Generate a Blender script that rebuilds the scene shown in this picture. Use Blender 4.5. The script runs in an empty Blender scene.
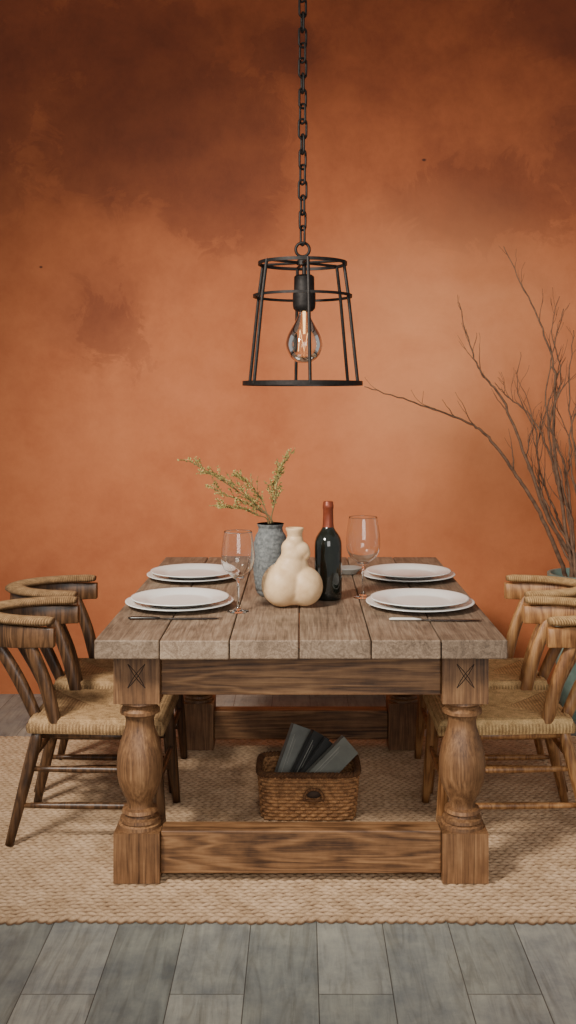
import bpy, math, random
from mathutils import Vector, Matrix, Euler
random.seed(7)
scene = bpy.context.scene
COL = scene.collection
pi = math.pi

# ------------------------------------------------------------------ materials
def new_mat(name):
    m = bpy.data.materials.new(name); m.use_nodes = True
    nt = m.node_tree
    b = nt.nodes['Principled BSDF']
    return m, nt, b
def N(nt, t, **kw):
    n = nt.nodes.new(t)
    for k, v in kw.items():
        if k in n.inputs.keys(): n.inputs[k].default_value = v
        else: setattr(n, k, v)
    return n
def L(nt, a, b): nt.links.new(a, b)
def ramp(nt, fac, stops):
    r = nt.nodes.new('ShaderNodeValToRGB')
    els = r.color_ramp.elements
    els[0].position = stops[0][0]; els[0].color = (*stops[0][1], 1)
    els[1].position = stops[-1][0]; els[1].color = (*stops[-1][1], 1)
    for p, c in stops[1:-1]:
        e = els.new(p); e.color = (*c, 1)
    L(nt, fac, r.inputs[0]); return r
def bump(nt, b, h, strength=.3, dist=.01):
    n = N(nt, 'ShaderNodeBump', Strength=strength, Distance=dist)
    L(nt, h, n.inputs['Height']); L(nt, n.outputs[0], b.inputs['Normal']); return n
def mixc(nt, fac, a, bcol, mode='MIX'):
    n = nt.nodes.new('ShaderNodeMix'); n.data_type = 'RGBA'; n.blend_type = mode
    for sock, v in ((n.inputs[0], fac), (n.inputs[6], a), (n.inputs[7], bcol)):
        if hasattr(v, 'is_output'): L(nt, v, sock)
        elif isinstance(v, (int, float)): sock.default_value = v
        else: sock.default_value = (*v, 1)
    return n.outputs[2]
def math_(nt, op, a, b=None, clamp=False):
    n = nt.nodes.new('ShaderNodeMath'); n.operation = op; n.use_clamp = clamp
    for i, v in enumerate((a, b)):
        if v is None: continue
        if hasattr(v, 'is_output'): L(nt, v, n.inputs[i])
        else: n.inputs[i].default_value = v
    return n.outputs[0]

def wood(name, dark, mid, light, axis, rough=.5, s=1.0, bstr=.35, ringamp=.13):
    m, nt, b = new_mat(name)
    tc = N(nt, 'ShaderNodeTexCoord'); geo = N(nt, 'ShaderNodeNewGeometry')
    off = N(nt, 'ShaderNodeVectorMath', operation='ADD')
    L(nt, tc.outputs['Object'], off.inputs[0])
    sc = N(nt, 'ShaderNodeVectorMath', operation='SCALE')
    comb = N(nt, 'ShaderNodeCombineXYZ')
    for i in range(3): L(nt, geo.outputs['Random Per Island'], comb.inputs[i])
    L(nt, comb.outputs[0], sc.inputs[0]); sc.inputs['Scale'].default_value = 7.3
    L(nt, sc.outputs[0], off.inputs[1])
    mp = N(nt, 'ShaderNodeMapping')
    v = [9.0*s]*3; v[axis] = .8*s
    mp.inputs['Scale'].default_value = v
    L(nt, off.outputs[0], mp.inputs[0])
    n1 = N(nt, 'ShaderNodeTexNoise', Scale=1.3, Detail=3.0, Roughness=.5, Distortion=.45)
    L(nt, mp.outputs[0], n1.inputs['Vector'])
    w = math_(nt, 'SINE', math_(nt, 'MULTIPLY', n1.outputs['Fac'], 60.0))
    mp2 = N(nt, 'ShaderNodeMapping'); v2 = [150.0*s]*3; v2[axis] = 5.0*s
    mp2.inputs['Scale'].default_value = v2
    L(nt, off.outputs[0], mp2.inputs[0])
    n2 = N(nt, 'ShaderNodeTexNoise', Scale=1.5, Detail=4.0, Roughness=.65)
    L(nt, mp2.outputs[0], n2.inputs['Vector'])
    n3 = N(nt, 'ShaderNodeTexNoise', Scale=7.0, Detail=5.0, Roughness=.65)
    L(nt, off.outputs[0], n3.inputs['Vector'])
    f = math_(nt, 'ADD', math_(nt, 'MULTIPLY', w, ringamp), math_(nt, 'MULTIPLY', n1.outputs['Fac'], .35))
    f = math_(nt, 'ADD', f, math_(nt, 'MULTIPLY', math_(nt, 'SUBTRACT', n2.outputs['Fac'], .5), .7))
    f = math_(nt, 'ADD', f, math_(nt, 'MULTIPLY', n3.outputs['Fac'], .6))
    r = ramp(nt, f, [(.2, dark), (.5, mid), (.8, light)])
    hs = N(nt, 'ShaderNodeHueSaturation')
    L(nt, r.outputs[0], hs.inputs['Color'])
    val = math_(nt, 'MULTIPLY_ADD', geo.outputs['Random Per Island'], .3); val.node.inputs[2].default_value = .85
    L(nt, val, hs.inputs['Value'])
    L(nt, hs.outputs[0], b.inputs['Base Color'])
    b.inputs['Roughness'].default_value = rough
    bump(nt, b, f, bstr, .003)
    return m

def plain(name, col, rough=.5, metal=0, noise=0, nscale=20, bstr=0, col2=None):
    m, nt, b = new_mat(name)
    b.inputs['Roughness'].default_value = rough; b.inputs['Metallic'].default_value = metal
    tc = N(nt, 'ShaderNodeTexCoord')
    n = N(nt, 'ShaderNodeTexNoise', Scale=float(nscale), Detail=5.0, Roughness=.6)
    L(nt, tc.outputs['Object'], n.inputs['Vector'])
    c2 = col2 or tuple(c*(1-noise) for c in col)
    r = ramp(nt, n.outputs['Fac'], [(.35, c2), (.65, col)])
    L(nt, r.outputs[0], b.inputs['Base Color'])
    if bstr: bump(nt, b, n.outputs['Fac'], bstr, .004)
    return m

def rush(name, dark, light, big=35.0, zr=None):
    m, nt, b = new_mat(name)
    tc = N(nt, 'ShaderNodeTexCoord')
    n = N(nt, 'ShaderNodeTexNoise', Scale=big, Detail=4.0, Roughness=.7)
    L(nt, tc.outputs['Object'], n.inputs['Vector'])
    n2 = N(nt, 'ShaderNodeTexNoise', Scale=320.0, Detail=2.0)
    L(nt, tc.outputs['Object'], n2.inputs['Vector'])
    f = math_(nt, 'ADD', math_(nt, 'MULTIPLY', n.outputs['Fac'], .6), math_(nt, 'MULTIPLY', n2.outputs['Fac'], .4))
    r = ramp(nt, f, [(.35, dark), (.62, light)])
    if zr:   # shade down between the cords, painted into the colour
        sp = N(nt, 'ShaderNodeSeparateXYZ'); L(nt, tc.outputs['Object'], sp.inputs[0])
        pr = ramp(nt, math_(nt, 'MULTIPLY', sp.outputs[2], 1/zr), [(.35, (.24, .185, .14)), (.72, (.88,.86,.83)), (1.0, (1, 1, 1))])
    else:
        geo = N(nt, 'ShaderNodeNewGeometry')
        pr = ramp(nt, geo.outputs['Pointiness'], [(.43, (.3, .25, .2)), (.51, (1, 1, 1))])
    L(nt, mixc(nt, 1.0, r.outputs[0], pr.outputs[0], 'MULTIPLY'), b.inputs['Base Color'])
    b.inputs['Roughness'].default_value = .85
    bump(nt, b, n2.outputs['Fac'], .4, .002)
    return m

M_top   = wood('oak_grey_top', (.075,.047,.028), (.22,.15,.098), (.38,.28,.19), 1, .62, ringamp=.07)
M_woodX = wood('oak_brown_x', (.055,.023,.009), (.22,.105,.042), (.40,.215,.095), 0, .55)
M_woodZ = wood('oak_brown_z', (.055,.023,.009), (.21,.10,.041), (.40,.22,.10), 2, .5, ringamp=.07)
M_woodY = wood('oak_brown_y', (.055,.023,.009), (.20,.095,.038), (.36,.19,.085), 1, .55)
M_carve = plain('carved_groove', (.02,.009,.004), .8)
M_wal   = wood('walnut_z', (.018,.009,.005), (.080,.037,.015), (.17,.084,.037), 2, .38, bstr=.15)
M_wal_lit   = wood('walnut_lit_z', (.12,.046,.015), (.32,.15,.055), (.52,.28,.11), 2, .38, bstr=.15)  # right chairs: same walnut, with the brighter light put into its colour
M_rushd = rush('rush_shaded', (.20,.11,.042), (.54,.34,.16))  # left chairs: rush with the darker side's shade put into its colour
M_rushl = rush('rush_lit', (.42,.24,.09), (.88,.60,.28))  # lit copy of that rush, brightness put into the colour
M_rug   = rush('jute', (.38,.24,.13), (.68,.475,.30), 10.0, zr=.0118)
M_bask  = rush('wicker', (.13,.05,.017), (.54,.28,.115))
M_iron  = plain('black_iron', (.03,.026,.024), .55, .7, .4, 60, .2)
M_plate = plain('white_glaze', (.86,.86,.82), .18, 0, .05, 6)
M_dish  = plain('grey_glaze', (.42,.42,.39), .3, 0, .15, 20)
M_steel = plain('dark_steel', (.10,.095,.09), .35, 1.0, .3, 40)
M_bone  = plain('pale_handle', (.7,.67,.6), .4, 0, .2, 40)
M_gourd = plain('cream_stoneware', (.74,.52,.30), .5, 0, 0, 26, .12, (.62,.41,.22))
M_hole  = plain('dark_hollow', (.05,.03,.02), .9)
M_greyv = plain('grey_stoneware', (.19,.20,.195), .7, 0, 0, 80, .8, (.085,.09,.09))
M_teal  = plain('sage_glaze', (.24,.33,.28), .35, 0, 0, 12, .1, (.13,.20,.17))
M_soil  = plain('soil', (.03,.02,.012), .95, 0, .5, 60, .8)
M_twig  = plain('willow_bark', (.21,.115,.065), .8, 0, 0, 40, .3, (.10,.055,.033))
M_leaf  = plain('dry_leaf', (.48,.40,.13), .7, 0, 0, 30, 0, (.20,.18,.05))
M_stem  = plain('dry_stem', (.18,.13,.05), .7, 0, .3, 30)
M_foil  = plain('red_foil', (.24,.05,.02), .4, .3, .3, 25)
M_bglass, nt, b = new_mat('bottle_glass')
b.inputs['Roughness'].default_value = .07
b.inputs['Coat Weight'].default_value = .5
nn = N(nt,'ShaderNodeTexNoise',Scale=8.0); rr = ramp(nt, nn.outputs['Fac'], [(.3,(.006,.008,.006)),(.7,(.012,.014,.01))]); L(nt, rr.outputs[0], b.inputs['Base Color'])
def glass(name, tint):
    m, nt, b = new_mat(name)
    b.inputs['Base Color'].default_value = (*tint,1); b.inputs['Roughness'].default_value = 0.0
    b.inputs['Transmission Weight'].default_value = 1.0; b.inputs['IOR'].default_value = 1.45
    return m
M_glass = glass('clear_glass', (.98,.99,.98))
M_bulb = glass('bulb_glass', (.99,.95,.87))
M_fil, nt, b = new_mat('filament')
b.inputs['Base Color'].default_value=(.6,.3,.1,1); b.inputs['Emission Color'].default_value=(1,.62,.28,1); b.inputs['Emission Strength'].default_value=2.5
M_bk1 = plain('slate_cover', (.22,.225,.20), .55, 0, .25, 15)
M_bk2 = plain('black_cover', (.04,.04,.037), .45, 0, .25, 15)
M_bk3 = plain('green_grey_cover', (.19,.195,.165), .55, 0, .25, 15)
M_page = plain('paper', (.42,.39,.33), .8, 0, .15, 90)
M_ink = plain('faded_print', (.40,.39,.33), .7, 0, .2, 60)

# wall plaster : layered burnt-orange wash with darker oxide stains
M_wall, nt, b = new_mat('terracotta_plaster')
tc = N(nt,'ShaderNodeTexCoord')
def wn(scale, det=6., rough=.6, dist=0., off=(0,0,0)):
    mp = N(nt,'ShaderNodeMapping'); mp.inputs['Location'].default_value = off
    L(nt, tc.outputs['Object'], mp.inputs[0])
    n = N(nt,'ShaderNodeTexNoise',Scale=scale,Detail=det,Roughness=rough,Distortion=dist)
    L(nt, mp.outputs[0], n.inputs['Vector']); return n.outputs['Fac']
cloud = wn(.9, 9., .62, .3)
fine = wn(5., 8., .7)
sep = N(nt,'ShaderNodeSeparateXYZ'); L(nt, tc.outputs['Object'], sep.inputs[0])
base = ramp(nt, cloud, [(.3,(.40,.103,.033)),(.5,(.53,.155,.050)),(.7,(.62,.205,.075))])
base2 = mixc(nt, .35, base.outputs[0], ramp(nt, fine, [(.3,(.37,.093,.031)),(.7,(.66,.225,.085))]).outputs[0])
def blotch(cx, cz, rx, rz, amp):
    dx = math_(nt,'DIVIDE', math_(nt,'SUBTRACT', sep.outputs[0], cx), rx)
    dz = math_(nt,'DIVIDE', math_(nt,'SUBTRACT', sep.outputs[2], cz), rz)
    d = math_(nt,'SQRT', math_(nt,'ADD', math_(nt,'MULTIPLY',dx,dx), math_(nt,'MULTIPLY',dz,dz)))
    return math_(nt,'MULTIPLY', math_(nt,'SUBTRACT', 1.0, d, True), amp)
edge = wn(2.0, 12., .66, .5, (3,1,5))
edge2 = wn(3.4, 12., .7, .8, (9,4,2))
edged = math_(nt,'MULTIPLY', math_(nt,'SUBTRACT', edge, .5), 1.7)
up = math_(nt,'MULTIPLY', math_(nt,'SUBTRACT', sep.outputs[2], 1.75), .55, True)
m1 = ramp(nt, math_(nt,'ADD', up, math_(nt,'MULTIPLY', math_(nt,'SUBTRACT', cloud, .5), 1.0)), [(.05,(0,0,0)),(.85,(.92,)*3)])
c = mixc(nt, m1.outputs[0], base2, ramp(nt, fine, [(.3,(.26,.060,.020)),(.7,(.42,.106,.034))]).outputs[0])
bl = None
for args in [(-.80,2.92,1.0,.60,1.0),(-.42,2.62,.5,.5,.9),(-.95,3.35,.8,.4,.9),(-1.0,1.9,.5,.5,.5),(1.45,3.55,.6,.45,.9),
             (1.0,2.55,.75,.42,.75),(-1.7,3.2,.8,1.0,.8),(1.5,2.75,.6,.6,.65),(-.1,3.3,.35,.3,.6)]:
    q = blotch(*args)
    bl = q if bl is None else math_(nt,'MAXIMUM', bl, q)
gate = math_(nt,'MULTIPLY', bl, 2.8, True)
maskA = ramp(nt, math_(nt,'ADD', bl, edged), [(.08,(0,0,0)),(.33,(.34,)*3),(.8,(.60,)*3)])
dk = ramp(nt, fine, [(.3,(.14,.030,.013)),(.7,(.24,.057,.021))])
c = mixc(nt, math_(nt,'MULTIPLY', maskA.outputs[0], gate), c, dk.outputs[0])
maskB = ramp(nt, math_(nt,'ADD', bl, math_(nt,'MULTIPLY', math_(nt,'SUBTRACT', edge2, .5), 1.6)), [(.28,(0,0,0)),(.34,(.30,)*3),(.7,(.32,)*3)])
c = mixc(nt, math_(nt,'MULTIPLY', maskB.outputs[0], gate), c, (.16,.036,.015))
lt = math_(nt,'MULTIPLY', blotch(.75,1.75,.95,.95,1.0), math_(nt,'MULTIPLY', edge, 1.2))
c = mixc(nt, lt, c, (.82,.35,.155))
for cx,cz,r0 in ((.634,2.752,.009),(-1.34,2.2,.007)):
    k = math_(nt,'MULTIPLY', blotch(cx,cz,r0*1.6,r0,1.0), 2.0, True)
    c = mixc(nt, k, c, (.09,.025,.012))
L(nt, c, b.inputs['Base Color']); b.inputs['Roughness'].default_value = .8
bump(nt, b, math_(nt,'ADD', fine, wn(40.,4.)), .12, .01)

# floor boards
M_floor, nt, b = new_mat('grey_boards')
tc = N(nt,'ShaderNodeTexCoord'); sep = N(nt,'ShaderNodeSeparateXYZ'); L(nt, tc.outputs['Object'], sep.inputs[0])
cb = N(nt,'ShaderNodeCombineXYZ'); L(nt, sep.outputs[1], cb.inputs[0]); L(nt, math_(nt,'ADD',sep.outputs[0],.145), cb.inputs[1])
br = N(nt,'ShaderNodeTexBrick', offset=.37, offset_frequency=2, squash=1.0)
L(nt, cb.outputs[0], br.inputs['Vector'])
br.inputs['Scale'].default_value=1.0; br.inputs['Brick Width'].default_value=.9; br.inputs['Row Height'].default_value=.19
br.inputs['Mortar Size'].default_value=.0016; br.inputs['Mortar Smooth'].default_value=.4
br.inputs['Color1'].default_value=(.25,.265,.25,1); br.inputs['Color2'].default_value=(.40,.40,.37,1); br.inputs['Mortar'].default_value=(.09,.085,.075,1)
mp = N(nt,'ShaderNodeMapping'); mp.inputs['Scale'].default_value=(14,1.4,1)
ad = N(nt,'ShaderNodeVectorMath',operation='ADD'); L(nt, tc.outputs['Object'], ad.inputs[0]); L(nt, br.outputs['Color'], ad.inputs[1])
L(nt, ad.outputs[0], mp.inputs[0])
g = N(nt,'ShaderNodeTexNoise',Scale=2.2,Detail=8.,Roughness=.65,Distortion=1.2); L(nt, mp.outputs[0], g.inputs['Vector'])
g2 = N(nt,'ShaderNodeTexNoise',Scale=5.2,Detail=8.,Roughness=.72); L(nt, tc.outputs['Object'], g2.inputs['Vector'])
gr = ramp(nt, g.outputs['Fac'], [(.25,(.55,.53,.50)),(.5,(.95,.95,.95)),(.75,(1.22,1.22,1.18))])
gg = ramp(nt, g2.outputs['Fac'], [(.35,(.66,.68,.71)),(.65,(1.18,1.14,1.04))])
c = mixc(nt,1.0,br.outputs['Color'],gr.outputs[0],'MULTIPLY'); c = mixc(nt,1.0,c,gg.outputs[0],'MULTIPLY')
L(nt, c, b.inputs['Base Color']); b.inputs['Roughness'].default_value=.45
hh = math_(nt,'SUBTRACT', math_(nt,'MULTIPLY',g.outputs['Fac'],.3), br.outputs['Fac'])
bump(nt, b, hh, .3, .003)
M_ceil = plain('ceiling_paint', (.5,.42,.36), .9, 0, .05, 3)

# ------------------------------------------------------------------ mesh tools
class B:
    def __init__(s): s.v=[]; s.f=[]; s.m=[]
    def add(s, vs, fs, mi=0):
        o=len(s.v); s.v += [tuple(v) for v in vs]
        for f in fs: s.f.append([i+o for i in f]); s.m.append(mi)
    def box(s, c, size, rot=None, mi=0):
        hx,hy,hz=[q/2 for q in size]
        vs=[Vector((x*hx,y*hy,z*hz)) for x in(-1,1) for y in(-1,1) for z in(-1,1)]
        if rot is not None: vs=[rot@v for v in vs]
        vs=[v+Vector(c) for v in vs]
        s.add(vs,[(0,1,3,2),(4,6,7,5),(0,4,5,1),(2,3,7,6),(0,2,6,4),(1,5,7,3)],mi)
    def tube(s, pts, r, seg=10, mi=0, closed=False, flat=None, up0=None):
        pts=[Vector(p) for p in pts]; n=len(pts)
        if not hasattr(r,'__len__'): r=[r]*n
        tans=[]
        for i in range(n):
            a=pts[(i-1)%n] if (closed or i>0) else pts[i]
            c=pts[(i+1)%n] if (closed or i<n-1) else pts[i]
            tans.append((c-a).normalized())
        up=Vector(up0) if up0 else (Vector((0,0,1)) if abs(tans[0].z)<.9 else Vector((1,0,0)))
        rings=[]
        nrm=(up-tans[0]*up.dot(tans[0])).normalized()
        for i in range(n):
            t=tans[i]; nrm=(nrm-t*nrm.dot(t)).normalized(); bn=t.cross(nrm)
            fa,fb=(1,1) if flat is None else flat
            rings.append([pts[i]+nrm*(math.cos(2*pi*k/seg)*r[i]*fa)+bn*(math.sin(2*pi*k/seg)*r[i]*fb) for k in range(seg)])
        vs=[p for rg in rings for p in rg]; fs=[]
        for i in range(n if closed else n-1):
            j=(i+1)%n
            for k in range(seg):
                k2=(k+1)%seg
                fs.append((i*seg+k,j*seg+k,j*seg+k2,i*seg+k2))
        if not closed:
            fs.append(tuple(range(seg))); fs.append(tuple((n-1)*seg+k for k in reversed(range(seg))))
        s.add(vs,fs,mi)
    def lathe(s, prof, seg=48, c=(0,0,0), mi=0, closed=False, sx=1, sy=1):
        c=Vector(c); n=len(prof); vs=[]; fs=[]
        for r,z in prof:
            for k in range(seg):
                a=2*pi*k/seg; vs.append(c+Vector((r*math.cos(a)*sx,r*math.sin(a)*sy,z)))
        for i in range(n if closed else n-1):
            j=(i+1)%n
            for k in range(seg):
                k2=(k+1)%seg
                fs.append((i*seg+k,i*seg+k2,j*seg+k2,j*seg+k))
        if not closed:
            fs.append(tuple(reversed(range(seg)))); fs.append(tuple((n-1)*seg+k for k in range(seg)))
        s.add(vs,fs,mi)
    def grid(s, fn, nu, nv, cu=False, mi=0):
        vs=[fn(i/(nu if cu else nu-1), j/(nv-1)) for j in range(nv) for i in range(nu)]
        fs=[]
        for j in range(nv-1):
            for i in range(nu if cu else nu-1):
                i2=(i+1)%nu
                fs.append((j*nu+i,j*nu+i2,(j+1)*nu+i2,(j+1)*nu+i))
        s.add(vs,fs,mi)
    def obj(s, name, mats, parent=None, loc=(0,0,0), smooth=True, bevel=0, auto=None, sub=0):
        me=bpy.data.meshes.new(name); me.from_pydata(s.v,[],s.f)
        for m in (mats if isinstance(mats,(list,tuple)) else [mats]): me.materials.append(m)
        me.polygons.foreach_set('material_index', s.m)
        me.polygons.foreach_set('use_smooth',[smooth]*len(s.f))
        me.update()
        if auto is not None:
            try: me.set_sharp_from_angle(angle=math.radians(auto))
            except Exception: pass
        o=bpy.data.objects.new(name,me); COL.objects.link(o); o.location=loc
        if parent: o.parent=parent
        if bevel:
            md=o.modifiers.new('bevel','BEVEL'); md.width=bevel; md.segments=2; md.limit_method='ANGLE'; md.angle_limit=math.radians(50)
        if sub:
            md=o.modifiers.new('sub','SUBSURF'); md.levels=sub; md.render_levels=sub
        return o
def tag(o, label, cat, group=None):
    o['label']=label; o['category']=cat
    if group: o['group']=group
    return o
def empty(name, loc, label, cat, group=None, rot=0):
    o=bpy.data.objects.new(name,None); COL.objects.link(o); o.location=loc; o.rotation_euler=(0,0,rot)
    o.empty_display_size=.1
    return tag(o,label,cat,group)
def dup(root, loc, rot=0, label=None):
    def rec(o, par):
        c=o.copy(); COL.objects.link(c)
        if par: c.parent=par; c.matrix_parent_inverse=Matrix()
        for ch in o.children: rec(ch,c)
        return c
    r=rec(root,None); r.location=loc; r.rotation_euler=(0,0,rot)
    if label: r['label']=label
    return r
def spline(pts, n=8):
    P=[Vector(p) for p in pts]; out=[]
    for i in range(len(P)-1):
        p0=P[max(i-1,0)];p1=P[i];p2=P[i+1];p3=P[min(i+2,len(P)-1)]
        for k in range(n):
            t=k/n
            out.append(.5*((2*p1)+(p2-p0)*t+(2*p0-5*p1+4*p2-p3)*t*t+(3*p1-p0-3*p2+p3)*t**3))
    out.append(P[-1]); return out

# ------------------------------------------------------------------ room
WY=5.457; CZ=3.85
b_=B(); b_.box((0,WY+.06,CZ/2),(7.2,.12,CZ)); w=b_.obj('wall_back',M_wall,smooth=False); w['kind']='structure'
b_=B(); b_.box((0,2.66,-.05),(7.2,5.72,.1)); w=b_.obj('floor',M_floor,smooth=False); w['kind']='structure'
b_=B(); b_.box((0,3.9,CZ+.05),(7.2,3.24,.1)); w=b_.obj('ceiling',M_ceil,smooth=False); w['kind']='structure'

# ------------------------------------------------------------------ rug : ribs of twisted jute cord
FZ=.0128
b_=B()
RX,Y0,Y1=1.42,3.07,4.76; pitch=.0215; rows=int((Y1-Y0)/pitch)
rr_=random.Random(3)
nx=620; per=8
rowph=[rr_.random()*.3 for _ in range(rows+2)]
wob=[rr_.uniform(-1,1) for _ in range(60)]
def wobf(x):
    t=(x+RX)/(2*RX)*58; i=int(t); f=t-i; return (wob[i]*(1-f)+wob[min(i+1,59)]*f)
def rugf(u,v):
    x=-RX+2*RX*u; t=v*rows; k=min(int(t),rows-1); f=t-k
    y=Y0+(t)*pitch
    ph=x/.029+ (k%2)*.5+rowph[k]
    d=abs(math.sin(pi*f))**.6
    tw=abs(math.sin(pi*(ph+ .9*(f-.5)*(1 if k%2 else -1))))**.6
    z=.0015+.0108*d*(.48+.52*tw)
    y+=.003*math.sin(2*pi*x/.9)+.0028*math.sin(2*pi*x/.10+k*1.3)+(.008*wobf(x))*(1-v)**3
    if k==0 and f<.5: y-= .013*tw*(1-f*2)
    return (x,y,z)
b_.grid(rugf,nx,rows*per+1)
b_.box((0,(Y0+Y1)/2+.005,.0012),(2*RX,Y1-Y0-.012,.002))
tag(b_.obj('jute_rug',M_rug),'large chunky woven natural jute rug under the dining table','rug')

# ------------------------------------------------------------------ table
table=empty('dining_table',(0,3.2,FZ),'rustic brown oak table with turned legs and planked top','table')
TY=3.2
def Tl(y): return y-TY
b_=B()
edges=[-.627,-.428,-.217,-.006,.213,.424,.627]
rt=random.Random(11)
for i in range(6):
    x0,x1=edges[i]+.0016,edges[i+1]-.0016
    ex=rt.uniform(-.006,.004)
    b_.box(((x0+x1)/2,(1.70+ex*1)/2-ex,.747+rt.uniform(-.001,.001)),(x1-x0,1.70+ex,.058))
b_.obj('tabletop',M_top,table,smooth=False,bevel=.004)
def part_box(name,c,size,mat,rot=None,bev=.003):
    q=B(); q.box(c,size,rot); return q.obj(name,mat,table,smooth=False,bevel=bev)
LX,RXX=.511,.447
FYc,BYc=3.36,4.61
part_box('apron',(0,Tl(3.345),.645),(2*LX-.145,.05,.135),M_woodX)
part_box('apron',(0,Tl(4.62),.645),(2*RXX-.145,.05,.135),M_woodX)
for s in(-1,1):
    a=Vector((s*LX,Tl(FYc),0)); c=Vector((s*RXX,Tl(BYc),0)); mid=(a+c)/2; d=c-a
    ang=math.atan2(-d.x,d.y)
    part_box('apron',(mid.x,mid.y,.645),(.045,d.length-.145,.135),M_woodY,Matrix.Rotation(ang,3,'Z'))
part_box('stretcher',(0,Tl(3.345),.09),(2*LX-.145,.075,.135),M_woodX,bev=.005)
part_box('stretcher',(0,Tl(4.60),.10),(2*RXX-.145,.07,.125),M_woodX,bev=.005)
prof_px=[(706,20),(710,21),(713,17.5),(715,17),(718,20),(721,20),(723,16),(728,14),(735,14.5),(742,16.5),(751,19.5),(762,22.2),(773,23.3),(784,23),(794,21),(803,17.5),(810,14),(815,12.5),(818,13),(819.5,17),(823,18),(825,15),(827,15.5),(829,19.5),(832,20),(833,18),(835,21),(839,21.5)]
def mkleg(x,y,footh):
    q=B(); w=.143
    q.box((x,y,footh/2),(w,w,footh)); q.box((x,y,.6375),(w,w,.16))
    pr=[]
    for py,r in prof_px:
        z=(839-py)/133.0; z=footh-.002+z*(.5625-footh)
        pr.append((r/318.0,z))
    q.lathe(pr,40,(x,y,0))
    for k in (-1,1):
        R=Matrix.Rotation(k*math.radians(36),3,'Y')
        for side in(-1,1):
            pts=[]
            for t in range(17):
                u=t/16; zz=-.046+.092*u; xx=side*.0045*math.sin(pi*u)
                pts.append(Vector((x,y-w/2-.0002,.645))+R@Vector((xx,0,zz)))
            q.tube(pts,.0012,5,1)
    return q.obj('leg',[M_woodZ,M_carve],table,smooth=True,bevel=.0,auto=35)
for s in(-1,1):
    mkleg(s*LX,Tl(FYc),.155); mkleg(s*RXX,Tl(BYc),.2)

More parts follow.
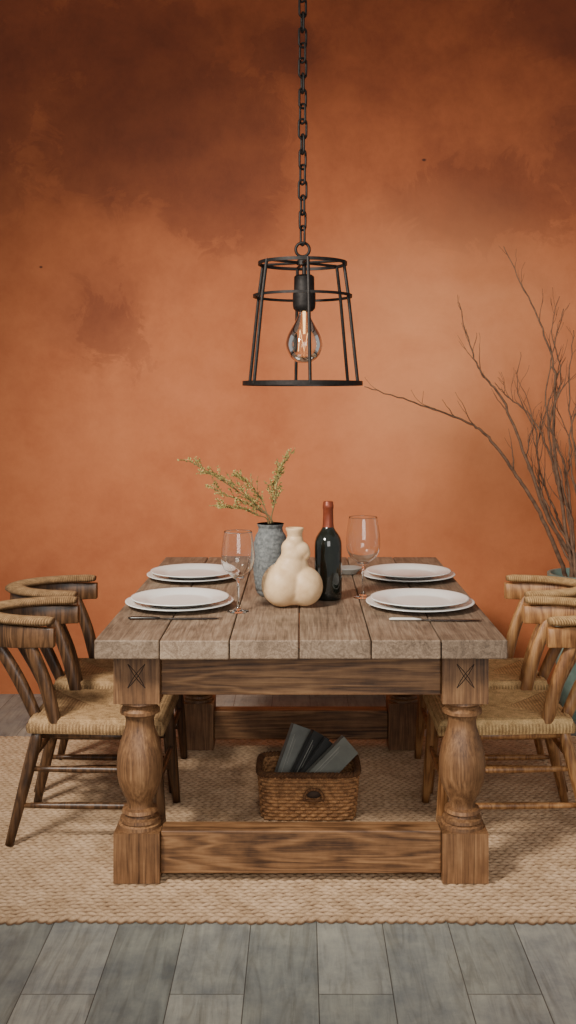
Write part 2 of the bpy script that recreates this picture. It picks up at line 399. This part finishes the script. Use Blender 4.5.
# ------------------------------------------------------------------ chairs
def build_chair(wmat,rmat,label,loc,rot):
    ch=empty('dining_chair',loc,label,'chair','dining chairs around the table',rot)
    zs=.425
    x0,x1=-.225,.235; wb,wf=.18,.21
    q=B(); n1,n2=150,140
    def sf(u,v):
        U=2*u-1; V=2*v-1
        x=x0+(x1-x0)*u; wd=wb+(wf-wb)*u; y=wd*V
        du=(1-abs(U))*(x1-x0)/2; dv=(1-abs(V))*wd; d=min(du,dv)
        rip=.0028*abs(math.sin(pi*d/.011))
        z=zs-.012*min(1,d/.15)+rip
        e=.018
        if d<e:
            t=1-d/e; z-=e*(1-math.sqrt(max(0,1-t*t)))
        if abs(du-dv)<.004: z-=.002
        return (x,y,z)
    q.grid(sf,n1,n2)
    def sk(u,v):
        t=(u%1)*4; k=int(t)%4; f=t-int(t)
        cs=[(x0,-wb),(x1,-wf),(x1,wf),(x0,wb)]
        a=Vector(cs[k]); c=Vector(cs[(k+1)%4]); p=a+(c-a)*f
        dirn=Vector((c.y-a.y,-(c.x-a.x))).normalized()
        bul=.006*math.sin(pi*v)+.0022*abs(math.sin(pi*f*40))
        if f<.01 or f>.99: bul=0
        p=p+dirn*bul
        return (p.x,p.y,zs-.017-.034*v)
    q.grid(sk,4*184,6,True)
    q.add([(x0,-wb,zs-.05),(x1,-wf,zs-.05),(x1,wf,zs-.05),(x0,wb,zs-.05)],[(0,3,2,1)])
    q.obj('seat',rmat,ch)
    zt=zs-.03
    tops=[(-.19,-.155),(-.19,.155),(.20,-.18),(.20,.18)]
    feet=[(-.285,-.19),(-.285,.19),(.235,-.195),(.235,.195)]
    def lp(i,z):
        t=1-z/zt; a=Vector(tops[i]); c=Vector(feet[i]); p=a+(c-a)*t; return Vector((p.x,p.y,z))
    for i in range(4):
        q=B(); pts=[lp(i,zt*(1-k/8)) for k in range(9)]
        q.tube(pts,[.019,.021,.0215,.021,.020,.019,.0175,.016,.0145],12); q.obj('leg',wmat,ch)
    def bar(a,c,r=.010,name='stretcher',par=ch):
        q=B(); a=Vector(a);c=Vector(c)
        q.tube([a+(c-a)*(k/6) for k in range(7)],[r*.8,r,r*1.15,r*1.2,r*1.15,r,r*.8],10); return q.obj(name,wmat,par)
    for (i,j,z) in [(0,2,.25),(1,3,.25),(0,2,.13),(1,3,.13),(2,3,.21),(0,1,.28)]:
        bar(lp(i,z),lp(j,z))
    q=B()
    for (i,j) in [(0,2),(1,3),(2,3),(0,1)]:
        a=Vector((*tops[i],zs-.062)); c=Vector((*tops[j],zs-.062))
        q.tube([a,(a+c)/2,c],.013,10)
    q.obj('seat_frame',wmat,ch)
    A,Bx=.195,.29
    def cp(th,off=0):
        return Vector((-.13-(Bx+off)*math.cos(th), (A+off)*math.sin(th)))
    q=B(); n=40
    prof=[(-.015,-.012),(.015,-.012),(.018,.03),(.016,.07),(-.014,.07),(-.018,.03)]
    rings=[]
    for k in range(n+1):
        th=-pi/2+pi*k/n
        hs=1.0-.2*abs(math.sin(th))**8
        out=[]
        for o,z in prof:
            p=cp(th,o); out.append((p.x,p.y,.672+(z-.035)*hs+.035))
        rings.append(out)
    vs=[p for r in rings for p in r]; m=len(prof)
    fs=[(k*m+i,k*m+(i+1)%m,(k+1)*m+(i+1)%m,(k+1)*m+i) for k in range(n) for i in range(m)]
    fs+= [tuple(range(m))[::-1], tuple(n*m+i for i in range(m))]
    q.add(vs,fs); back=q.obj('backrest',wmat,ch,bevel=.003)
    q=B(); nn_=420; pts=[];rad=[]
    for k in range(nn_+1):
        th=(-pi/2+pi*k/nn_)*.985
        p=cp(th,-.006); pts.append((p.x,p.y,.755)); rad.append(.0185*(1+.09*abs(math.sin(pi*k/4))) * (.7+.3*min(1,min(k,nn_-k)/12)))
    q.tube(pts,rad,14,flat=(.75,2.15)); q.obj('crest_wrap',rmat,back)
    for th,bx,by,r in [(-1.22,-.13,-.172,.016),(1.22,-.13,.172,.016),(-.55,-.205,-.11,.015),(.55,-.205,.11,.015)]:
        tp=cp(th); a=Vector((bx,by,zs-.035)); c=Vector((tp.x,tp.y,.70))
        pm=(a+c)/2+Vector((.012,0,0))
        q=B(); sp=spline([a,pm,c],6); q.tube(sp,[r*(1+.18*math.sin(pi*i/(len(sp)-1))) for i in range(len(sp))],10,flat=(1.3,.9)); q.obj('spindle',wmat,back)
    return ch
LD='dark walnut dining chair with woven rush seat and curved crest rail'
LH='walnut dining chair in lit tones, woven rush seat and curved back'
c1=build_chair(M_wal,M_rushd,LD,(-.70,3.765,FZ),0)
dup(c1,(-.725,4.25,FZ),0,'dark walnut dining chair with rush seat beside the bare wall')
c2=build_chair(M_wal_lit,M_rushl,LH,(.70,3.765,FZ),pi)
dup(c2,(.725,4.25,FZ),pi,'lit-toned walnut dining chair with rush seat beside the branch planter')

# ------------------------------------------------------------------ tabletop items
TZ=FZ+.7775
def plate_mesh(R,name):
    up=[(0.0001,.006),(R*.55,.006),(R*.64,.0075),(R*.70,.013),(R*.97,.0195),(R,.0205)]
    dn=[(R,.0175),(R*.97,.0165),(R*.70,.0095),(R*.62,.0),(R*.56,.0),(R*.54,.002),(0.0001,.002)]
    q=B(); q.lathe(up+dn,72); return q
pl=plate_mesh(.19,'p').obj('dinner_plate',M_plate); tag(pl,'large white glazed plate lying flat on the table','plate','stacked white plates')
pos=[(-.428,3.735),(.418,3.72),(-.436,4.31),(.436,4.31)]
pl.location=(pos[0][0],pos[0][1],TZ)
sp_=plate_mesh(.172,'s').obj('salad_plate',M_plate); tag(sp_,'white plate stacked on a larger plate','plate','stacked white plates')
sp_.location=(pos[0][0]+.002,pos[0][1],TZ+.0135)
for (x,y) in pos[1:]:
    dup(pl,(x,y,TZ)); dup(sp_,(x+random.uniform(-.004,.004),y,TZ+.0135))
def knife(loc,rot,hm,label):
    k=empty('table_knife',loc,label,'knife','cutlery',rot)
    q=B(); q.tube([(-.15,0,.005),(-.14,0,.006),(-.07,0,.006),(-.045,0,.0045)],[.005,.008,.007,.005],10,flat=(.6,1.1)); q.obj('handle',hm,k)
    q=B(); q.tube([(-.05,0,.0035),(0,0,.003),(.1,0,.003),(.14,.002,.003),(.16,.006,.003)],[.006,.010,.0105,.008,.002],10,flat=(.18,1.0)); q.obj('blade',M_steel,k)
knife((-.42,3.50,TZ),.03,M_steel,'dark steel table knife lying below a plate')
knife((.44,3.475,TZ),-.03,M_bone,'steel table knife with pale handle lying below a plate')
q=B(); q.lathe([(.0001,.0),(.03,.0),(.034,.004),(.052,.022),(.056,.026),(.052,.027),(.03,.011),(.0001,.009)],48)
tag(q.obj('small_dish',M_dish,None,(.20,4.42,TZ)),'small grey dish behind the wine bottle','dish')
def wineglass(loc,h,r):
    key=[(.47,.55),(.52,.80),(.60,.96),(.68,1.0),(.76,.985),(.84,.94),(.92,.88),(.975,.84)]
    sp=spline([(k[1]*r,0,k[0]*h) for k in [(.44,.36)]+key],4)
    bowl=[(p.x,p.z) for p in sp]
    out=[(.0001,0),(.036,0),(.0368,.001),(.036,.0025),(.015,.006),(.0065,.014),(.0045,.028),(.004,.05),(.0038,.30*h),(.0042,.36*h),(.006,.39*h),(.012,.41*h),(.02,.435*h*.97)]
    t=.0011
    rimr=r*.825
    out+=bowl+[(rimr,.99*h),(rimr-.0003,h-.0008),(rimr-t*.5,h)]
    inn=[(rimr-t+.0003,h-.0008),(rimr-t,.99*h)]+[(x-t,z+.0006) for x,z in reversed(bowl)]+[(.012,.432*h),(.004,.428*h),(.0001,.427*h)]
    q=B(); q.lathe(out+inn,64); o=q.obj('wine_glass',M_glass,None,loc)
    return o
tag(wineglass((-.216,3.63,TZ),.275,.058),'empty clear stemmed wine glass beside the grey vase','wine glass','wine glasses')
tag(wineglass((.228,3.89,TZ),.295,.063),'empty clear stemmed wine glass beside the wine bottle','wine glass','wine glasses')
bt=empty('wine_bottle',(.099,3.865,TZ),'dark glass wine bottle with red foil neck','bottle')
q=B(); q.lathe([(.0001,.004),(.035,.004),(.046,.0),(.0495,.006),(.05,.02),(.05,.195),(.0485,.21),(.044,.225),(.036,.238),(.027,.25),(.020,.262),(.0175,.275),(.0165,.29),(.0165,.34),(.0001,.34)],56); q.obj('body',M_bglass,bt)
q=B(); q.lathe([(.0001,.262),(.0215,.262),(.0198,.270),(.0188,.30),(.0185,.328),(.0200,.330),(.0200,.342),(.0185,.345),(.018,.352),(.0165,.355),(.0001,.355)],40); q.obj('foil_cap',M_foil,bt,auto=50)
q=B()
def vz(u,v):
    pr=[(.04,0),(.052,.01),(.060,.05),(.064,.10),(.066,.15),(.064,.19),(.056,.222),(.046,.238),(.044,.25),(.049,.262),(.05,.266)]
    t=v*(len(pr)-1); i=min(int(t),len(pr)-2); f=t-i
    r=pr[i][0]*(1-f)+pr[i+1][0]*f; z=pr[i][1]*(1-f)+pr[i+1][1]*f
    a=2*pi*u; r+=.0008*math.sin(z*420)*(1 if z<.22 else 0)+.0008*math.sin(a*5+z*40)
    return (r*math.cos(a),r*math.sin(a),z)
q.grid(vz,72,90,True)
q.lathe([(.05,.266),(.044,.266),(.039,.25),(.04,.235),(.056,.19),(.056,.02),(.0001,.015)],48)
q.lathe([(.0001,0),(.04,0)],48)
tag(q.obj('grey_vase',M_greyv,None,(-.113,3.935,TZ)),'matte grey textured stoneware vase holding dried sprigs','vase')
def sprig(pts,seed,label,loc=(-.113,3.935,TZ),dens=1.0):
    R=random.Random(seed); q=B(); sp=spline(pts,12); n=len(sp)
    q.tube(sp,[.0026*(1-.6*i/n) for i in range(n)],6)
    def leaf(p,d,l,wd):
        d=d.normalized(); s=d.cross(Vector((R.uniform(-1,1),R.uniform(-1,1),R.uniform(-1,1)))).normalized()
        nn=d.cross(s)*.15*l
        vs=[p,p+d*l*.35+s*wd+nn,p+d*l*.7+s*wd*.8+nn,p+d*l,p+d*l*.7-s*wd*.8+nn,p+d*l*.35-s*wd+nn]
        q.add(vs,[(0,1,2,3),(0,3,4,5)],1)
    for i in range(int(n*.36),n-1):
        t=(sp[i+1]-sp[i-1]).normalized()
        if i%2==0:
            sd=(t*1.0+Vector((R.uniform(-1,1),R.uniform(-1,1),R.uniform(-.4,.9)))*.8).normalized()
            ln=R.uniform(.028,.072)*(1.15-i/n*.5)
            e=sp[i]+sd*ln
            q.tube([sp[i],(sp[i]+e)/2+Vector((0,0,.003)),e],[.0011,.0009,.0006],5)
            for k in range(13):
                u=R.uniform(.2,1); leaf(sp[i]+(e-sp[i])*u,sd*.6+Vector((R.uniform(-1,1),R.uniform(-1,1),R.uniform(-.6,1))),R.uniform(.006,.013),R.uniform(.0016,.003))
        for k in range(2):
            leaf(sp[i],t*.5+Vector((R.uniform(-1,1),R.uniform(-1,1),R.uniform(-.3,1))),R.uniform(.006,.013),R.uniform(.0016,.003))
    o=q.obj('dried_sprig',[M_stem,M_leaf],None,loc,smooth=False)
    tag(o,label,'dried sprig','dried sprigs in the grey vase')
LS='arching olive-yellow dried sprig standing in the grey vase'
LU='upright olive-yellow dried sprig standing in the grey vase'
sprig([(.01,0,.03),(.0,0,.26),(-.06,-.02,.34),(-.15,-.04,.41),(-.235,-.05,.465),(-.295,-.05,.50)],1,LS)
sprig([(.015,.01,.03),(.01,.01,.26),(-.04,.02,.31),(-.11,.03,.345),(-.18,.03,.375),(-.23,.03,.40)],2,LS)
sprig([(-.01,0,.03),(.0,0,.26),(.015,-.01,.34),(.025,-.01,.42),(.04,-.02,.475),(.07,-.02,.515)],3,LU)
sprig([(-.015,.01,.03),(-.01,.01,.26),(-.03,.02,.34),(-.06,.0,.39),(-.10,.0,.43),(-.12,.0,.44)],5,LS)
sprig([(.0,-.01,.03),(-.005,-.01,.26),(-.05,-.03,.30),(-.1,-.05,.325),(-.15,-.06,.33),(-.19,-.06,.335)],6,LS)
sprig([(.005,.012,.03),(.005,.01,.26),(-.05,.02,.33),(-.13,.03,.40),(-.2,.04,.44),(-.25,.04,.45)],8,LS)
sprig([(-.005,.015,.03),(.0,.01,.26),(.01,.03,.33),(.005,.03,.39),(.02,.03,.43),(.03,.03,.46)],9,LU)
# gourd-like vase
gv=empty('gourd_vase',(-.03,3.715,TZ),'cream stoneware vase shaped like a rounded lobed gourd','vase')
q=B()
def ball(x,y,z,r,sz=1,sy=.85,sx=1,tilt=0):
    n=20
    s0=len(q.v)
    prof=[(max(.0004,math.sin(pi*i/n))*r,-math.cos(pi*i/n)*r*sz) for i in range(n+1)]
    q.lathe(prof,28,(0,0,0),sy=sy,sx=sx)
    R=Matrix.Rotation(tilt,3,'Y')
    for i in range(s0,len(q.v)): q.v[i]=tuple(R@Vector(q.v[i])+Vector((x,y,z)))
ball(-.036,-.004,.078,.073,1.06,.95); ball(.042,.004,.071,.066,1.06,.98)
ball(0,.012,.045,.060,.7,1.0)
ball(-.010,.002,.130,.054,1.25,.95,tilt=.35); ball(.012,.008,.135,.045,1.25,.95,tilt=-.1)
ball(.0,0,.178,.041,1.1,.95); ball(-.006,0,.205,.034,1.0,.95); ball(.028,-.002,.200,.030,1.0,.95,1.1); ball(.047,-.004,.186,.017,1.3,.95)
ball(.008,0,.232,.030,1.1,1)
o=q.obj('body',M_gourd,gv)
md=o.modifiers.new('rm','REMESH'); md.mode='VOXEL'; md.voxel_size=.0035; md.use_smooth_shade=True
md=o.modifiers.new('sm','SMOOTH'); md.factor=.7; md.iterations=11
q=B(); q.lathe([(.022,.215),(.025,.245),(.0275,.262),(.032,.272),(.031,.277),(.025,.275),(.02,.262),(.018,.235)],36,(.008,0,0),closed=True,mi=0)
q.lathe([(.0001,.25),(.0195,.25)],24,(.008,0,0),mi=1)
q.obj('neck',[M_gourd,M_hole],gv)

# ------------------------------------------------------------------ basket with notebooks
bx,by=.027,3.89; W,D,H=.372,.245,.160
bk=empty('wicker_basket',(bx,by,FZ),'rectangular brown wicker basket on the rug under the table','basket')
q=B(); rowsn=13; cols=64
def rrect(u,off,taper):
    a=2*pi*u; c,s_=math.cos(a),math.sin(a); p=6.0
    k=(abs(c)**p+abs(s_)**p)**(-1/p)
    return Vector(((W/2*taper+off)*c*k,(D/2*taper+off)*s_*k))
def mkwall(off0,sgn):
    def bf(u,v):
        t=v*rowsn; r=min(int(t),rowsn-1); f=t-r
        o=sgn*.004*abs(math.sin(pi*f))**.7*(1 + .9*math.cos(2*pi*u*cols/2+pi*(r%2)))
        p=rrect(u,off0+o,.93+.07*v); return (p.x,p.y,H*v)
    q.grid(bf,cols*7,rowsn*5+1,True)
mkwall(-.006,1); mkwall(-.014,-.6)
q.box((0,0,.006),(W*.86,D*.86,.008))
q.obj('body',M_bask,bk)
q=B()
for ph in (0,2*pi/3,4*pi/3):
    pts=[]
    for k in range(360):
        u=k/360; p=rrect(u,-.006+.006*math.cos(k/360*2*pi*34+ph),1.0); pts.append((p.x,p.y,H+.004+.006*math.sin(k/360*2*pi*34+ph)))
    q.tube(pts,.006,7,closed=True)
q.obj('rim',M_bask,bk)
q=B()
hy=-D/2-.008
q.lathe([(.0001,-.001),(.018,-.001),(.018,.001),(.0001,.001)],24,(0,0,0),mi=1)
for i in range(len(q.v)):
    x,y,z=q.v[i]; q.v[i]=(.018+x*1.5,hy+z-.0015,.104+y*.85)
pts=[(.018+.033*math.cos(a),hy-.005,.092+.030*math.sin(a)) for a in [-.35+(pi+.7)*k/36 for k in range(37)]]
q.tube(pts,[.0050*(1+.18*abs(math.sin(k*1.1))) for k in range(37)],8)
q.tube([(-.014,hy-.005,.084),(.018,hy-.007,.080),(.050,hy-.005,.084)],.0045,8)
q.obj('handle',[M_bask,M_hole],bk)
def book(x,y,z,ang,w,h,t,mat,label,lean=.12,yaw=0,mark=False):
    e=empty('notebook',(x,y,z),label,'book','notebooks in the basket'); e.rotation_euler=Euler((-lean,ang,yaw))
    q=B(); q.box((0,-t/2+.001,0),(w,.002,h)); q.box((0,t/2-.001,0),(w,.002,h)); q.box((-w/2+.001,0,0),(.002,t,h))
    if mark:
        q.box((-w*.30,-t/2-.0002,.01),(.0016,.0008,h*.62),mi=1)
        q.box((-w*.18,-t/2-.0002,.02),(.0010,.0008,h*.40),mi=1)
    q.obj('cover',[mat,M_ink],e,smooth=False,bevel=.0008 if not mark else 0)
    q=B(); q.box((.001,0,0),(w-.006,t-.004,h-.006)); q.obj('pages',M_page,e,smooth=False)
r_=math.radians
book(-.035,3.93,.187,r_(24),.085,.235,.024,M_bk1,'slate grey notebook standing tilted in the basket',yaw=.35,mark=True)
book(.02,3.895,.182,r_(33),.075,.225,.022,M_bk2,'black notebook standing tilted in the basket',yaw=.35,mark=True)
book(.045,3.862,.177,r_(41),.06,.215,.018,M_bk2,'thin black notebook leaning in the basket',yaw=.3)
book(.094,3.832,.185,r_(50),.085,.235,.022,M_bk3,'grey-green notebook leaning over the basket rim',yaw=.2,mark=True)

# ------------------------------------------------------------------ pendant lamp
LXc,LY,LZ=.006,4.0,1.575
lamp=empty('pendant_lamp',(LXc,LY,LZ),'black iron cage pendant lamp hanging on a chain above the table','lamp')
def ring(q,r,z,w,h): q.lathe([(r-w/2,z-h/2),(r+w/2,z-h/2),(r+w/2,z+h/2),(r-w/2,z+h/2)],64,closed=True)
q=B()
ring(q,.222,.003,.010,.017); ring(q,.184,.332,.007,.010); ring(q,.165,.455,.007,.012)
for k in range(6):
    a=2*pi*(k+.5)/6+ .12
    pts=[Vector((r*math.cos(a),r*math.sin(a),z)) for r,z in ((.222,.0),(.184,.332),(.165,.46))]
    q.tube(pts,.0062,8)
for k in range(3):
    a=pi*k/3+.12+pi/6
    q.tube([(.165*math.cos(a),.165*math.sin(a),.458),(-.165*math.cos(a),-.165*math.sin(a),.458)],.005,8)
q.lathe([(.0001,.45),(.022,.45),(.022,.466),(.010,.475),(.006,.485),(.0001,.485)],24)
q.obj('cage',M_iron,lamp,auto=40)
q=B()
pts=[(.026*math.cos(a),0,.508+.026*math.sin(a)) for a in [2*pi*k/28 for k in range(28)]]
q.tube(pts,.0055,8,closed=True); q.obj('hanging_ring',M_iron,lamp)
q=B()
z=.528; ll,wd=.074,.015; i=0; top=CZ-LZ-.03
while z<top:
    pts=[]
    zc=z+ll/2-.004
    for k in range(28):
        a=2*pi*k/28; x=wd*math.cos(a); zz=(ll/2-wd)*(1 if math.sin(a)>0 else -1)*(1 if abs(math.sin(a))>1e-6 else 0)+wd*math.sin(a)
        pts.append((x,0,zc+zz) if i%2 else (0,x,zc+zz))
    tw=.5+.25*math.sin(i*1.7)
    pts=[Matrix.Rotation(tw,3,'Z')@Vector(p) for p in pts]
    q.tube(pts,.0046,7,closed=True)
    z+=ll-.0165; i+=1
q.obj('chain',M_iron,lamp)
q=B(); h=CZ-LZ; q.lathe([(.0001,h-.001),(.06,h-.001),(.06,h-.015),(.02,h-.035),(.006,h-.05),(.0001,h-.05)],32); q.obj('ceiling_canopy',M_iron,lamp,auto=40)
q=B(); q.lathe([(.0001,.46),(.008,.455),(.008,.415),(.03,.412),(.038,.405),(.039,.345),(.043,.343),(.043,.30),(.041,.285),(.032,.275),(.0001,.275)],40,(.006,0,0)); q.obj('socket',M_iron,lamp,auto=40)
q=B()
bsp=spline([(r,0,z) for r,z in [(.019,.285),(.021,.265),(.029,.245),(.046,.215),(.062,.187),(.070,.158),(.069,.135),(.058,.108),(.040,.090),(.020,.081),(.0012,.079)]],3)
bp=[(p.x,p.z) for p in bsp]
bi=[(max(.0001,r-.0011),z+(.0011 if z<.13 else 0)) for r,z in reversed(bp)]
q.lathe(bp+bi,48,(.006,0,0)); bulb=q.obj('bulb',M_bulb,lamp)
q=B()
q.tube([(.006,0,.28),(.006,0,.19)],[.006,.004],10)
pts=[]
for k in range(9):
    a=2*pi*k/8
    pts.append((.006+.022*math.cos(a),.022*math.sin(a),.205 if k%2 else .125))
q.tube(pts,.0013,6)
q.obj('filament',M_fil,bulb)

# ------------------------------------------------------------------ planter and branches
PX,PY=1.35,5.08
pt=empty('branch_planter',(PX,PY,0),'tall pale grey-green planter holding bare brown willow branches','planter')
q=B(); q.lathe([(.0001,0),(.10,0),(.105,.01),(.13,.3),(.15,.6),(.155,.655),(.165,.66),(.165,.685),(.15,.685),(.14,.65),(.135,.61),(.0001,.61)],56); q.obj('pot',M_teal,pt,auto=50)
q=B(); q.lathe([(.0001,.612),(.134,.612),(.12,.625),(.0001,.632)],40); q.obj('soil',M_soil,pt)
def branch(pts,seed,r0=.008,twigs=5,y=0):
    R=random.Random(seed); q=B()
    base=Vector((R.uniform(-.07,.07),R.uniform(-.07,.07),.615))
    P=[base]+[Vector((x-PX,y*(i+1)/len(pts)+R.uniform(-.01,.01),z)) for i,(x,z) in enumerate(pts)]
    sp=spline(P,7); n=len(sp)
    sp=[p+Vector((R.uniform(-1,1),R.uniform(-1,1),R.uniform(-1,1)))*.0045*(1 if 0<i<n-1 else 0) for i,p in enumerate(sp)]
    q.tube(sp,[r0*(1-.82*i/n) for i in range(n)],7)
    for k in range(twigs):
        i=R.randint(int(n*.35),n-3); t=(sp[i+1]-sp[i-1]).normalized()
        side=Vector((R.uniform(-1,1),R.uniform(-.4,.15),R.uniform(.0,.9)))
        d=(t+side*.75).normalized(); ln=R.uniform(.12,.40)*(1.2-i/n)
        tp=[sp[i]]; cur=sp[i].copy()
        for m in range(8):
            d=(d+Vector((R.uniform(-.3,.3),R.uniform(-.1,.08),R.uniform(-.1,.28)))).normalized(); cur=cur+d*ln/8; tp.append(cur.copy())
        rr=r0*(1-.82*i/n)*.6
        for p in tp: p.y=min(p.y,WY-.03-PY)
        q.tube(tp,[max(.0009,rr*(1-.11*m)) for m in range(9)],6)
        if R.random()<.6:
            c0=tp[4]; d2=(d+Vector((R.uniform(-1,1),R.uniform(-.3,.1),R.uniform(-.1,.6)))).normalized()
            q.tube([c0,c0+d2*ln*.15,c0+d2*ln*.3+Vector((0,0,.01))],[.0013,.0010,.0007],5)
    q.obj('branch',M_twig,pt)
branch([(1.214,.817),(1.103,1.033),(1.007,1.178),(.886,1.337),(.814,1.395),(.67,1.457),(.477,1.52),(.294,1.578)],1,.0115,7,-.15)
branch([(1.19,.937),(1.055,1.274),(.959,1.515),(.862,1.635),(.795,1.78),(.742,1.973)],2,.010,8,-.1)
branch([(1.248,1.033),(1.214,1.37),(1.228,1.611),(1.175,1.828),(1.079,2.045),(.983,2.26)],3,.010,9,.05)
branch([(1.28,1.0),(1.20,1.25),(1.127,1.419),(1.02,1.52),(.95,1.60)],4,.008,7,.1)
branch([(1.33,1.0),(1.325,1.226),(1.286,1.515),(1.31,1.85)],5,.009,8,.0)
branch([(1.26,.9),(1.209,1.033),(1.151,1.274),(1.223,1.515),(1.296,1.708)],6,.008,7,.15)
branch([(1.29,.95),(1.26,1.2),(1.17,1.45),(1.19,1.7),(1.25,1.95)],8,.008,8,-.05)
branch([(1.24,.85),(1.16,1.1),(1.14,1.35),(1.06,1.55),(1.08,1.75)],9,.007,8,.12)
branch([(1.42,1.0),(1.5,1.3),(1.56,1.6),(1.6,1.85)],7,.008,5,-.1)
branch([(1.36,.9),(1.30,1.1),(1.27,1.33),(1.33,1.55),(1.36,1.75)],12,.007,7,-.1)
branch([(1.30,.95),(1.23,1.15),(1.20,1.40),(1.26,1.62),(1.22,1.85),(1.26,2.02)],14,.008,7,.08)
branch([(1.27,.85),(1.18,1.0),(1.08,1.22),(1.10,1.42),(1.03,1.62)],15,.007,8,-.05)
branch([(1.30,.9),(1.25,1.05),(1.22,1.2),(1.14,1.33),(1.16,1.50)],18,.006,8,-.12)
branch([(1.31,.9),(1.28,1.1),(1.31,1.3),(1.24,1.5),(1.29,1.62)],21,.006,8,.1)

# ------------------------------------------------------------------ lights
def area(loc,target,size,power,col,name):
    ld=bpy.data.lights.new(name,'AREA'); ld.energy=power; ld.size=size; ld.color=col
    o=bpy.data.objects.new(name,ld); COL.objects.link(o); o.location=loc
    o.rotation_euler=(Vector(target)-Vector(loc)).to_track_quat('-Z','Y').to_euler(); return o
ld=bpy.data.lights.new('key_light','SPOT'); ld.energy=1040; ld.shadow_soft_size=.42; ld.color=(1,.93,.83); ld.spot_size=math.radians(66); ld.spot_blend=1.0
o=bpy.data.objects.new('key_light',ld); COL.objects.link(o); o.location=(-1.9,1.2,3.3)
o.rotation_euler=(Vector((.35,4.6,.9))-Vector(o.location)).to_track_quat('-Z','Y').to_euler()
area((.4,-.8,2.0),(0,4.2,.7),2.0,78,(1,.95,.9),'fill_light')
wd_=bpy.data.worlds.new('world'); scene.world=wd_; wd_.use_nodes=True
bg=wd_.node_tree.nodes['Background']; bg.inputs[0].default_value=(.96,.94,.92,1); bg.inputs[1].default_value=.36

# ------------------------------------------------------------------ camera
cd=bpy.data.cameras.new('camera'); cam=bpy.data.objects.new('camera',cd); COL.objects.link(cam)
cam.location=(0,0,1.515); cam.rotation_euler=(pi/2,0,0)
cd.sensor_fit='VERTICAL'; cd.sensor_height=36; cd.sensor_width=36; cd.lens=36*1059/1024
cd.shift_y=-112/1024; cd.shift_x=-13/1024
scene.camera=cam
